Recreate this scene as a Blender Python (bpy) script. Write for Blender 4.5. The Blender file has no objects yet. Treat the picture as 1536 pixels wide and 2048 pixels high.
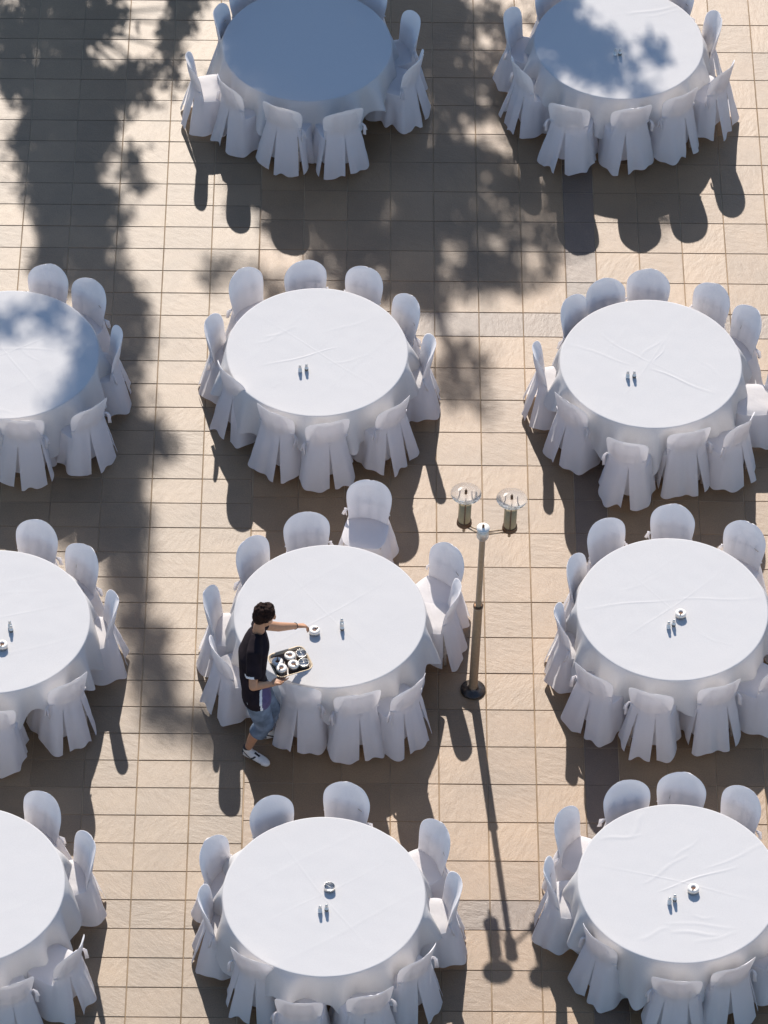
import bpy, bmesh, math, random
from mathutils import Vector, Matrix, noise

# ------------------------------------------------------------------ camera, sky, sun, exposure
S = bpy.context.scene
COL = S.collection
cam_d = bpy.data.cameras.new('camera'); cam = bpy.data.objects.new('camera', cam_d); COL.objects.link(cam)
_fw = Vector((0.00724259, 0.68232076, -0.73101705)); _rt = Vector((0.99993812, 0.00123097, 0.01105591)); _up = Vector((-0.00844353, 0.73105189, 0.68226962))
cam.matrix_world = Matrix(((_rt.x, _up.x, -_fw.x, 0), (_rt.y, _up.y, -_fw.y, 0), (_rt.z, _up.z, -_fw.z, 31.944), (0, 0, 0, 1)))
cam_d.sensor_fit = 'HORIZONTAL'; cam_d.sensor_width = 36.0; cam_d.lens = 8914.06 / 1536 * 36.0
cam_d.clip_start = 0.5; cam_d.clip_end = 2000
S.camera = cam

SUN_EL, SUN_AZ = math.radians(35.5), math.radians(-5.0)          # azimuth from +Y towards +X
SUN_DIR = Vector((math.sin(SUN_AZ) * math.cos(SUN_EL), math.cos(SUN_AZ) * math.cos(SUN_EL), math.sin(SUN_EL)))
W = bpy.data.worlds.new('World'); S.world = W; W.use_nodes = True
nt = W.node_tree; bg = nt.nodes['Background']
sky = nt.nodes.new('ShaderNodeTexSky'); sky.sky_type = 'NISHITA'; sky.sun_disc = False
sky.sun_elevation = SUN_EL; sky.sun_rotation = SUN_AZ; sky.altitude = 50; sky.air_density = 1.0; sky.dust_density = 0.35; sky.ozone_density = 3.0
nt.links.new(sky.outputs[0], bg.inputs[0]); bg.inputs[1].default_value = 0.125
sun_d = bpy.data.lights.new('sun', 'SUN'); sun_d.energy = 5.0; sun_d.angle = math.radians(0.53); sun_d.color = (1.0, 0.935, 0.85)
sun = bpy.data.objects.new('sun', sun_d); COL.objects.link(sun); sun.location = (0, 60, 40)
sun.rotation_euler = SUN_DIR.to_track_quat('Z', 'Y').to_euler()
S.view_settings.view_transform = 'Standard'; S.view_settings.look = 'None'; S.view_settings.gamma = 1
S.view_settings.use_curve_mapping = False; S.view_settings.exposure = 0.3

# ------------------------------------------------------------------ helpers
PI = math.pi
def rnd(a, b): return random.uniform(a, b)
def lerp(a, b, t): return a + (b - a) * t
def sstep(a, b, x):
    t = min(1, max(0, (x - a) / (b - a))); return t * t * (3 - 2 * t)

def mesh_obj(name, verts, faces, mat, parent=None, smooth=True, mi=None):
    me = bpy.data.meshes.new(name); me.from_pydata(verts, [], faces); me.update()
    for m in (mat if isinstance(mat, (list, tuple)) else [mat]): me.materials.append(m)
    if smooth: me.polygons.foreach_set('use_smooth', [True] * len(me.polygons))
    if mi: me.polygons.foreach_set('material_index', mi)
    o = bpy.data.objects.new(name, me); COL.objects.link(o)
    if parent: o.parent = parent
    return o
def empty(name, loc=(0, 0, 0), rz=0.0):
    o = bpy.data.objects.new(name, None); COL.objects.link(o); o.location = loc; o.rotation_euler = (0, 0, rz); o.empty_display_size = 0.1
    return o
def tag(o, label, cat, group=None):
    o['label'] = label; o['category'] = cat
    if group: o['group'] = group
    return o
def copy_tree(o, parent=None):
    c = o.copy(); COL.objects.link(c); c.parent = parent
    for ch in KIDS.get(o.name, list(o.children)): copy_tree(ch, c)
    return c
KIDS = {}

class MB:
    """collects shapes into one mesh"""
    def __init__(s): s.v = []; s.f = []
    def add(s, v, f):
        n = len(s.v); s.v += [tuple(p) for p in v]; s.f += [tuple(i + n for i in q) for q in f]; return s
    def box(s, c, d, m=None):
        x, y, z = [k / 2 for k in d]; vs = [Vector((a * x, b * y, e * z)) for a in (-1, 1) for b in (-1, 1) for e in (-1, 1)]
        if m: vs = [m @ p for p in vs]
        return s.add([p + Vector(c) for p in vs], [(0, 1, 3, 2), (4, 6, 7, 5), (0, 4, 5, 1), (2, 3, 7, 6), (0, 2, 6, 4), (1, 5, 7, 3)])
    def lathe(s, prof, n=24, c=(0, 0, 0), m=None):
        vs = []; fs = []
        for r, z in prof:
            for i in range(n):
                a = 2 * PI * i / n; p = Vector((r * math.cos(a), r * math.sin(a), z))
                if m: p = m @ p
                vs.append(p + Vector(c))
        for k in range(len(prof) - 1):
            for i in range(n):
                j = (i + 1) % n; fs.append((k * n + i, k * n + j, (k + 1) * n + j, (k + 1) * n + i))
        return s.add(vs, fs)
    def tube(s, pts, rad, n=8, caps=True, flat=1.0):
        pts = [Vector(p) for p in pts]; vs = []; fs = []; prev = None
        for k, p in enumerate(pts):
            t = (pts[min(k + 1, len(pts) - 1)] - pts[max(k - 1, 0)]).normalized()
            if prev is None:
                a = Vector((0, 0, 1)) if abs(t.z) < 0.9 else Vector((1, 0, 0)); u = t.cross(a).normalized()
            else: u = (prev - t * prev.dot(t)).normalized()
            prev = u; w = t.cross(u); r = rad[k] if isinstance(rad, (list, tuple)) else rad
            rx, ry = r if isinstance(r, (list, tuple)) else (r, r * flat)
            for i in range(n):
                a = 2 * PI * i / n; vs.append(p + u * rx * math.cos(a) + w * ry * math.sin(a))
        for k in range(len(pts) - 1):
            for i in range(n):
                j = (i + 1) % n; fs.append((k * n + i, k * n + j, (k + 1) * n + j, (k + 1) * n + i))
        if caps: fs.append(tuple(range(n))[::-1]); fs.append(tuple(range((len(pts) - 1) * n, len(pts) * n)))
        return s.add(vs, fs)
    def ball(s, c, r, n=12, m=None):
        r = r if isinstance(r, (list, tuple)) else (r, r, r); k = n // 2; vs = []; fs = []
        for i in range(1, k):
            ph = PI * i / k
            for j in range(n):
                a = 2 * PI * j / n; p = Vector((r[0] * math.sin(ph) * math.cos(a), r[1] * math.sin(ph) * math.sin(a), r[2] * math.cos(ph)))
                if m: p = m @ p
                vs.append(p + Vector(c))
        for i in range(k - 2):
            for j in range(n): q = (j + 1) % n; fs.append((i * n + j, (i + 1) * n + j, (i + 1) * n + q, i * n + q))
        t = Vector((0, 0, r[2])); b = Vector((0, 0, -r[2]))
        if m: t = m @ t; b = m @ b
        vs += [t + Vector(c), b + Vector(c)]; T = len(vs) - 2; B = T + 1
        for j in range(n): q = (j + 1) % n; fs.append((T, j, q)); fs.append((B, (k - 2) * n + q, (k - 2) * n + j))
        return s.add(vs, fs)
    def build(s, name, mat, parent=None, smooth=True): return mesh_obj(name, s.v, s.f, mat, parent, smooth)

# ------------------------------------------------------------------ materials
def mat(name, col, rough=0.6, metal=0.0, noise_amt=0.0, nscale=20.0, bump=0.0, bscale=60.0, spec=0.5, trans=None, detail=6):
    m = bpy.data.materials.new(name); m.use_nodes = True; t = m.node_tree; b = t.nodes['Principled BSDF']
    b.inputs['Base Color'].default_value = (*col, 1); b.inputs['Roughness'].default_value = rough; b.inputs['Metallic'].default_value = metal
    b.inputs['Specular IOR Level'].default_value = spec
    tc = t.nodes.new('ShaderNodeTexCoord')
    if noise_amt:
        n = t.nodes.new('ShaderNodeTexNoise'); n.inputs['Scale'].default_value = nscale; n.inputs['Detail'].default_value = detail
        r = t.nodes.new('ShaderNodeValToRGB'); r.color_ramp.elements[0].position = 0.3; r.color_ramp.elements[1].position = 0.7
        r.color_ramp.elements[0].color = (*[c * (1 - noise_amt) for c in col], 1); r.color_ramp.elements[1].color = (*[min(1, c * (1 + noise_amt)) for c in col], 1)
        t.links.new(tc.outputs['Object'], n.inputs['Vector']); t.links.new(n.outputs['Fac'], r.inputs[0]); t.links.new(r.outputs[0], b.inputs['Base Color'])
    if bump:
        n = t.nodes.new('ShaderNodeTexNoise'); n.inputs['Scale'].default_value = bscale; n.inputs['Detail'].default_value = 4
        bp = t.nodes.new('ShaderNodeBump'); bp.inputs['Strength'].default_value = bump; bp.inputs['Distance'].default_value = 0.01
        t.links.new(tc.outputs['Object'], n.inputs['Vector']); t.links.new(n.outputs['Fac'], bp.inputs['Height']); t.links.new(bp.outputs[0], b.inputs['Normal'])
    if trans:
        tr = t.nodes.new('ShaderNodeBsdfTranslucent'); tr.inputs[0].default_value = (*trans[0], 1)
        mx = t.nodes.new('ShaderNodeMixShader'); mx.inputs[0].default_value = trans[1]
        t.links.new(b.outputs[0], mx.inputs[1]); t.links.new(tr.outputs[0], mx.inputs[2]); t.links.new(mx.outputs[0], t.nodes['Material Output'].inputs[0])
    return m

def slab_mat(name, col, var, cleft, rough=0.49):
    m = bpy.data.materials.new(name); m.use_nodes = True; t = m.node_tree; b = t.nodes['Principled BSDF']; N = t.nodes.new; L = t.links.new
    b.inputs['Roughness'].default_value = rough; b.inputs['Specular IOR Level'].default_value = 0.68
    oi = N('ShaderNodeObjectInfo'); ge = N('ShaderNodeNewGeometry')
    ad = N('ShaderNodeMath'); ad.operation = 'ADD'; L(oi.outputs['Random'], ad.inputs[0]); L(ge.outputs['Random Per Island'], ad.inputs[1])
    fr = N('ShaderNodeMath'); fr.operation = 'FRACT'; L(ad.outputs[0], fr.inputs[0])
    # per-slab tone
    mr = N('ShaderNodeMapRange'); mr.inputs['To Min'].default_value = 1 - var; mr.inputs['To Max'].default_value = 1 + var; L(fr.outputs[0], mr.inputs[0])
    # stains and weathering on world position
    n1 = N('ShaderNodeTexNoise'); n1.inputs['Scale'].default_value = 1.3; n1.inputs['Detail'].default_value = 8; n1.inputs['Roughness'].default_value = 0.65; L(ge.outputs['Position'], n1.inputs['Vector'])
    n2 = N('ShaderNodeTexNoise'); n2.inputs['Scale'].default_value = 85; n2.inputs['Detail'].default_value = 5; n2.inputs['Roughness'].default_value = 0.75; L(ge.outputs['Position'], n2.inputs['Vector'])
    r1 = N('ShaderNodeMapRange'); r1.inputs['From Min'].default_value = 0.3; r1.inputs['From Max'].default_value = 0.7; r1.inputs['To Min'].default_value = 0.78; r1.inputs['To Max'].default_value = 1.18; L(n1.outputs[0], r1.inputs[0])
    r2 = N('ShaderNodeMapRange'); r2.inputs['From Min'].default_value = 0.3; r2.inputs['From Max'].default_value = 0.7; r2.inputs['To Min'].default_value = 0.72; r2.inputs['To Max'].default_value = 1.22; L(n2.outputs[0], r2.inputs[0])
    m1 = N('ShaderNodeMath'); m1.operation = 'MULTIPLY'; L(mr.outputs[0], m1.inputs[0]); L(r1.outputs[0], m1.inputs[1])
    m2 = N('ShaderNodeMath'); m2.operation = 'MULTIPLY'; L(m1.outputs[0], m2.inputs[0]); L(r2.outputs[0], m2.inputs[1])
    mc = N('ShaderNodeVectorMath'); mc.operation = 'SCALE'; mc.inputs[0].default_value = col; L(m2.outputs[0], mc.inputs['Scale'])
    # ochre dust in blotches
    n3 = N('ShaderNodeTexNoise'); n3.inputs['Scale'].default_value = 3.7; n3.inputs['Detail'].default_value = 6; L(ge.outputs['Position'], n3.inputs['Vector'])
    r3 = N('ShaderNodeMapRange'); r3.inputs['From Min'].default_value = 0.56; r3.inputs['From Max'].default_value = 0.78; r3.inputs['To Max'].default_value = 0.22; L(n3.outputs[0], r3.inputs[0])
    mx = N('ShaderNodeMix'); mx.data_type = 'RGBA'; L(r3.outputs[0], mx.inputs['Factor']); L(mc.outputs[0], mx.inputs['A']); mx.inputs['B'].default_value = (col[0] * 0.86, col[1] * 0.74, col[2] * 0.6, 1)
    L(mx.outputs['Result'], b.inputs['Base Color'])
    # cleft relief: stretched noise turned per slab
    rot = N('ShaderNodeVectorRotate'); rot.rotation_type = 'Z_AXIS'; L(ge.outputs['Position'], rot.inputs['Vector'])
    ra = N('ShaderNodeMath'); ra.operation = 'MULTIPLY'; L(fr.outputs[0], ra.inputs[0]); ra.inputs[1].default_value = 2.2; L(ra.outputs[0], rot.inputs['Angle'])
    st = N('ShaderNodeVectorMath'); st.operation = 'MULTIPLY'; st.inputs[1].default_value = (5, 11, 5); L(rot.outputs[0], st.inputs[0])
    n4 = N('ShaderNodeTexNoise'); n4.inputs['Scale'].default_value = 1.6; n4.inputs['Detail'].default_value = 9; n4.inputs['Roughness'].default_value = 0.62; L(st.outputs[0], n4.inputs['Vector'])
    bp = N('ShaderNodeBump'); bp.inputs['Strength'].default_value = 1.0; bp.inputs['Distance'].default_value = cleft; L(n4.outputs[0], bp.inputs['Height'])
    bp2 = N('ShaderNodeBump'); bp2.inputs['Strength'].default_value = 0.6; bp2.inputs['Distance'].default_value = 0.003; L(n2.outputs[0], bp2.inputs['Height']); L(bp.outputs[0], bp2.inputs['Normal'])
    L(bp2.outputs[0], b.inputs['Normal'])
    return m

M = {}
M['slab_rect'] = slab_mat('slab_rect', (0.240, 0.156, 0.084), 0.14, 0.004)
M['slab_sq'] = slab_mat('slab_square', (0.264, 0.156, 0.074), 0.13, 0.004)
M['slab_band'] = slab_mat('slab_band', (0.168, 0.106, 0.066), 0.12, 0.006)
M['joint'] = mat('joint_sand', (0.42, 0.31, 0.20), 0.95, noise_amt=0.5, nscale=2.5)
CLOTH = (0.735, 0.715, 0.70)
M['cloth'] = mat('table_linen', CLOTH, 0.85, bump=0.12, bscale=220, spec=0.1, noise_amt=0.04, nscale=130, detail=2, trans=((0.80, 0.80, 0.82), 0.22))
M['cover'] = mat('chair_cover_fabric', (0.91, 0.875, 0.865), 0.85, bump=0.5, bscale=18, spec=0.1, noise_amt=0.035, nscale=130, detail=2, trans=((0.92, 0.90, 0.91), 0.44))
M['cover_back'] = mat('chair_back_fabric', (0.91, 0.875, 0.865), 0.85, bump=0.5, bscale=14, spec=0.1, noise_amt=0.035, nscale=130, detail=2, trans=((0.92, 0.90, 0.91), 0.26))
M['wood'] = mat('chair_wood', (0.55, 0.46, 0.38), 0.5, noise_amt=0.3, nscale=25)
M['table_wood'] = mat('table_plywood', (0.30, 0.2, 0.12), 0.6, noise_amt=0.2, nscale=15)
M['table_leg'] = mat('table_leg_steel', (0.12, 0.11, 0.10), 0.45, metal=0.7)
M['glass'] = mat('shaker_glass', (0.62, 0.66, 0.66), 0.12, spec=0.6)
M['salt'] = mat('salt', (0.8, 0.8, 0.78), 0.8, noise_amt=0.05, nscale=300)
M['pepper'] = mat('pepper', (0.16, 0.14, 0.12), 0.9, noise_amt=0.5, nscale=300)
M['chrome'] = mat('ashtray_steel', (0.62, 0.59, 0.55), 0.3, metal=0.8)
M['ash_lid'] = mat('ashtray_lid', (0.85, 0.79, 0.71), 0.4, spec=0.5, noise_amt=0.05, nscale=40)
M['ash_hole'] = mat('ashtray_inside', (0.15, 0.055, 0.025), 0.6, noise_amt=0.5, nscale=80)
M['tray'] = mat('tray_lacquer', (0.085, 0.042, 0.022), 0.35, noise_amt=0.3, nscale=20)
M['tray_rim'] = mat('tray_rim_brass', (0.52, 0.41, 0.28), 0.45, metal=0.2)
M['brass'] = mat('lamp_bronze', (0.36, 0.26, 0.165), 0.5, metal=0.15, noise_amt=0.12, nscale=30)
M['brass_dk'] = mat('lamp_dark_bronze', (0.16, 0.085, 0.045), 0.4, metal=0.7)
M['lamp_white'] = mat('lamp_white_enamel', (0.78, 0.76, 0.72), 0.35)
M['lamp_cyl'] = mat('lamp_satin_steel', (0.62, 0.58, 0.52), 0.35, metal=0.5)
M['disc'] = mat('lamp_glass_disc', (0.97, 0.96, 0.94), 0.16, spec=0.5)
M['disc'].node_tree.nodes['Principled BSDF'].inputs['Transmission Weight'].default_value = 0.9; M['disc'].node_tree.nodes['Principled BSDF'].inputs['IOR'].default_value = 1.12
M['tan'] = mat('lamp_frosted_amber', (0.40, 0.30, 0.16), 0.5, noise_amt=0.06, nscale=60)
M['base'] = mat('lamp_base_iron', (0.10, 0.085, 0.075), 0.32, metal=0.8, noise_amt=0.2, nscale=12)
M['skin'] = mat('skin', (0.46, 0.235, 0.13), 0.55, noise_amt=0.08, nscale=30)
M['hair'] = mat('hair', (0.022, 0.010, 0.007), 0.85, spec=0.15, noise_amt=0.5, nscale=60, bump=0.8, bscale=70)
M['shirt'] = mat('black_shirt', (0.018, 0.012, 0.015), 0.9, spec=0.15, noise_amt=0.3, nscale=12, bump=1.0, bscale=9)
M['purple'] = mat('purple_panel', (0.10, 0.075, 0.16), 0.85, noise_amt=0.15, nscale=25)
M['piping'] = mat('white_piping', (0.72, 0.71, 0.70), 0.8)
M['denim'] = mat('denim', (0.15, 0.19, 0.245), 0.9, spec=0.15, noise_amt=0.5, nscale=8, bump=1.0, bscale=13)
M['shoe'] = mat('shoe_white', (0.70, 0.67, 0.62), 0.6, noise_amt=0.06, nscale=40)
M['shoe_blk'] = mat('shoe_black', (0.025, 0.02, 0.02), 0.6)
M['bark'] = mat('bark', (0.13, 0.095, 0.065), 0.9, noise_amt=0.4, nscale=6, bump=0.8, bscale=12)
M['leaf'] = mat('leaf', (0.055, 0.095, 0.03), 0.6, noise_amt=0.35, nscale=1.5, trans=((0.10, 0.16, 0.04), 0.2))

# ------------------------------------------------------------------ layout constants (metres)
TABLES = {'T1': (-0.516, 35.888), 'T2': (2.795, 35.965), 'T3': (-3.413, 31.211), 'T4': (-0.357, 31.283), 'T5': (2.945, 31.159), 'T6': (-3.339, 27.680),
          'T7': (-0.197, 27.784), 'T8': (3.019, 27.907), 'T9': (-3.416, 24.549), 'T10': (-0.217, 24.458), 'T11': (2.935, 24.638)}
TNAME = {'T1': 'fully shaded table at top middle', 'T2': 'half shaded table at top right', 'T3': 'dappled table cut off at left', 'T4': 'middle table of the second row',
         'T5': 'right table of the second row', 'T6': 'left table of the third row', 'T7': 'table the waiter is serving', 'T8': 'right table of the third row',
         'T9': 'bottom left table', 'T10': 'bottom middle table', 'T11': 'bottom right table'}
BLOB_A = [(-3.23, 37.21, 0.68, 0.5, 1), (-3.52, 36.46, 0.41, 0.53, 1), (-3.01, 35.9, 0.54, 0.57, 0.9), (-3.08, 35.18, 0.5, 0.64, 1), (-2.99, 34.48, 0.46, 0.62, 1), (-2.83, 33.95, 0.39, 0.54, 1), (-2.83, 33.34, 0.44, 0.45, 1), (-2.42, 32.83, 0.18, 0.37, 1), (-2.32, 32.32, 0.18, 0.44, 0.9), (-2.38, 31.75, 0.25, 0.36, 0.8), (-2.21, 31.32, 0.2, 0.35, 0.8), (-2.01, 30.84, 0.17, 0.31, 0.7), (-1.91, 30.6, 0.15, 0.17, 0.8), (-2.17, 30.29, 0.22, 0.34, 0.9), (-2.27, 29.81, 0.27, 0.4, 1), (-2.22, 29.28, 0.22, 0.4, 1), (-2.1, 28.63, 0.15, 0.39, 1), (-1.96, 27.99, 0.15, 0.35, 1), (-1.79, 27.43, 0.17, 0.28, 0.8), (-1.52, 27.09, 0.23, 0.14, 0.6), (-1.31, 26.82, 0.17, 0.18, 0.5), (-1.86, 37.35, 0.16, 0.42, 1), (-1.97, 36.77, 0.11, 0.37, 1), (-2.13, 36.23, 0.19, 0.16, 0.8), (-2.37, 36.23, 0.22, 0.18, 0.7), (-2.28, 35.91, 0.12, 0.11, 0.6), (-2.32, 34.68, 0.11, 0.23, 0.8), (-3.43, 34.78, 0.11, 0.23, 0.6), (-2.45, 31.11, 0.1, 0.42, 0.7)]
BLOB_B = [(-0.37, 35.45, 0.96, 0.84, 1.1), (-0.31, 34.13, 0.63, 0.62, 0.75), (0.37, 34.14, 0.79, 0.73, 0.7), (0.8, 35.39, 0.53, 1.29, 0.8), (0.27, 33.23, 0.72, 0.45, 0.55), (0.99, 33.09, 0.67, 0.45, 0.6), (1.11, 34.3, 0.58, 0.7, 0.7), (1.79, 34.08, 0.37, 0.46, 0.25), (1.56, 33.33, 0.47, 0.38, 0.4), (-0.76, 33.07, 0.26, 0.22, 0.25), (-1.33, 33.18, 0.26, 0.16, 0.2), (0.98, 31.64, 0.17, 0.36, 0.35), (1.28, 31.47, 0.17, 0.28, 0.4), (1.16, 32.04, 0.25, 0.13, 0.2), (1.18, 36.2, 0.32, 0.65, 0.5), (0.76, 37.18, 0.44, 0.59, 0.9), (1.59, 35.09, 0.42, 0.71, 0.35), (-0.06, 37.25, 1.09, 0.85, 1), (2.19, 33.71, 0.26, 0.27, 0.3), (1.52, 36.86, 0.22, 0.5, 0.5), (-1.24, 35.84, 0.32, 0.48, 0.5)]
BLOB_A += [(-3.18, 30.63, 0.3, 0.06, 0.35), (-2.91, 30.83, 0.12, 0.14, 0.9), (-2.53, 30.29, 0.10, 0.39, 1.1), (-2.55, 29.73, 0.10, 0.26, 1.0), (-2.72, 29.52, 0.15, 0.08, 0.5), (-3.32, 30.56, 0.2, 0.06, 0.2)]
BLOB_B += [(-0.42, 34.82, 0.88, 0.85, 0.9), (2.32, 35.1, 0.35, 0.45, 1), (2.58, 34.7, 0.29, 0.36, 1), (2.83, 34.37, 0.32, 0.19, 0.7), (3.14, 34.14, 0.24, 0.13, 0.5), (3.29, 34.71, 0.14, 0.14, 0.5), (2.12, 34.46, 0.14, 0.29, 0.5), (2.22, 35.51, 0.27, 0.33, 0.8)]
TR_A = [(-3.38, 40.07), (-3.06, 36.96), (-2.96, 35.03), (-2.66, 33.05), (-2.31, 31.32), (-2.23, 29.81), (-1.99, 28.12), (-1.74, 27.31), (-1.4, 26.88)]
TR_B = [(-0.14, 40.12), (0.15, 37.0), (0.37, 35.07), (0.68, 33.39), (0.98, 32.07), (1.18, 31.36)]
CH = {'T1': [(-1.509, 36.227), (-1.782, 35.436), (-1.389, 35.07), (-0.802, 34.687), (-0.089, 34.643), (0.689, 35.518), (0.67, 36.176), (-1.255, 36.721), (0.191, 36.742)], 'T2': [(1.585, 36.23), (1.676, 35.404), (2.21, 34.728), (2.919, 34.753), (3.465, 34.956), (3.936, 35.38), (3.882, 36.181), (2.05, 36.769), (3.515, 36.789)], 'T3': [(-3.047, 32.326), (-2.585, 32.086), (-2.273, 31.309), (-2.506, 30.339), (-3.222, 30.107)], 'T4': [(-1.15, 32.249), (-0.516, 32.416), (0.153, 32.338), (0.603, 31.876), (0.808, 31.256), (0.461, 30.409), (-0.218, 30.109), (-0.803, 30.278), (-1.269, 30.834), (-1.46, 31.531)], 'T5': [(2.123, 31.86), (2.492, 32.165), (2.984, 32.316), (3.652, 32.122), (4.007, 31.755), (4.247, 30.936), (3.849, 30.225), (3.312, 30.07), (2.646, 29.894), (2.071, 30.463), (1.778, 31.15)], 'T6': [(-2.958, 28.806), (-2.478, 28.477), (-2.18, 27.795), (-2.55, 26.774), (-3.286, 26.434)], 'T7': [(-1.007, 28.558), (-0.445, 28.952), (0.187, 29.379), (0.979, 28.529), (1.03, 27.969), (0.604, 26.79), (0.09, 26.639), (-0.498, 26.735), (-1.292, 27.233), (-1.379, 27.854)], 'T8': [(2.377, 28.894), (3.095, 29.104), (3.803, 28.858), (2.048, 28.343), (1.913, 27.684), (2.186, 26.965), (2.751, 26.691), (3.446, 26.808), (4.017, 27.119), (4.411, 28.185)], 'T9': [(-2.696, 25.45), (-2.273, 24.926), (-2.358, 23.726), (-2.9, 23.314)], 'T10': [(-0.742, 25.366), (0.015, 25.536), (0.857, 25.14), (1.002, 24.461), (0.671, 23.662), (0.228, 23.247), (-0.432, 23.144), (-0.896, 23.647), (-1.32, 24.298), (-1.281, 24.919)], 'T11': [(2.475, 25.643), (3.032, 25.777), (3.609, 25.585), (1.879, 25.266), (1.726, 24.626), (2.138, 23.906), (2.861, 23.423), (3.421, 23.591), (3.916, 23.979), (4.03, 25.104)]}


# ------------------------------------------------------------------ ground: joint bed + paving slabs
pav = mesh_obj('pavement', [(-400, -380, -0.006), (400, -380, -0.006), (400, 420, -0.006), (-400, 420, -0.006)], [(0, 1, 2, 3)], M['joint'], None, False)
pav['kind'] = 'structure'
G = 0.005   # joint
def slab_geo(w, d):
    a, b, c = w / 2 - G / 2, d / 2 - G / 2, 0.004
    v = [(-a, -b, -0.03), (a, -b, -0.03), (a, b, -0.03), (-a, b, -0.03), (-a, -b, -0.003), (a, -b, -0.003), (a, b, -0.003), (-a, b, -0.003),
         (-a + c, -b + c, 0), (a - c, -b + c, 0), (a - c, b - c, 0), (-a + c, b - c, 0)]
    f = [(8, 9, 10, 11)] + [(i, (i + 1) % 4, 4 + (i + 1) % 4, 4 + i) for i in range(4)] + [(4 + i, 4 + (i + 1) % 4, 8 + (i + 1) % 4, 8 + i) for i in range(4)]
    return v, f
random.seed(11)
colsR = [(-0.979 + 0.4525 * k, 0.4525, 'slab_sq') for k in range(7)] + [(2.1885, 0.3205, 'slab_band')] + [(2.509 + 0.4495 * k, 0.4495, 'slab_sq') for k in range(12)]
rowsR = [(32.272, 0.349, True)] + [(32.621 + 0.4515 * k, 0.4515, False) for k in range(26)] + [(25.008 + 0.454 * k, 0.454, False) for k in range(16)] + [(24.668, 0.340, True)] + [(24.668 - 0.454 * (k + 1), 0.454, False) for k in range(14)]
cells = []
for x, w, k in colsR:
    for y, d, band in rowsR:
        cells.append((x + w / 2, y + d / 2, w, d, 'slab_band' if (band or k == 'slab_band') else 'slab_sq'))
for c in range(16):
    for r in range(-48, 40):
        cells.append((-0.982 - 0.494 * (c + 0.5), 33.525 + 0.3285 * (r + 0.5), 0.494, 0.3285, 'slab_rect'))
def view_size(cx, cy, w, d):
    v = Vector((cx, cy, 0)) - cam.matrix_world.translation; z = v.dot(_fw)
    px, py = 384 + 4457 * v.dot(_rt) / z, 512 - 4457 * v.dot(_up) / z
    if not (-10 < px < 778 and -10 < py < 1034): return 0
    for tx, ty in TABLES.values():
        if (cx - tx) ** 2 + (cy - ty - 0.55) ** 2 < 0.95 ** 2: return 0
    return w * d / (z * z)
cells.sort(key=lambda q: -view_size(q[0], q[1], q[2], q[3]))
geo = {}; rest = MB(); rest_mi = []; KINDS = ['slab_rect', 'slab_sq', 'slab_band']
for i, (cx, cy, w, d, k) in enumerate(cells):
    dz = rnd(-0.0012, 0.0012); tx, ty = rnd(-0.0035, 0.0035), rnd(-0.0035, 0.0035); rz = rnd(-0.003, 0.003)
    if i < 300:
        key = (round(w, 4), round(d, 4), k)
        if key not in geo:
            v, f = slab_geo(w, d); o = mesh_obj('paving_slab', v, f, M[k], pav, False); geo[key] = o.data
        else:
            o = bpy.data.objects.new('paving_slab', geo[key]); COL.objects.link(o); o.parent = pav
        o.location = (cx, cy, dz); o.rotation_euler = (tx, ty, rz)
    else:
        v, f = slab_geo(w, d); m = Matrix.Rotation(rz, 3, 'Z') @ Matrix.Rotation(ty, 3, 'Y') @ Matrix.Rotation(tx, 3, 'X')
        rest.add([m @ Vector(p) + Vector((cx, cy, dz)) for p in v], f); rest_mi += [KINDS.index(k)] * len(f)
o = mesh_obj('paving_slabs', rest.v, rest.f, [M[k] for k in KINDS], pav, False, rest_mi); o['kind'] = 'stuff'

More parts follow.
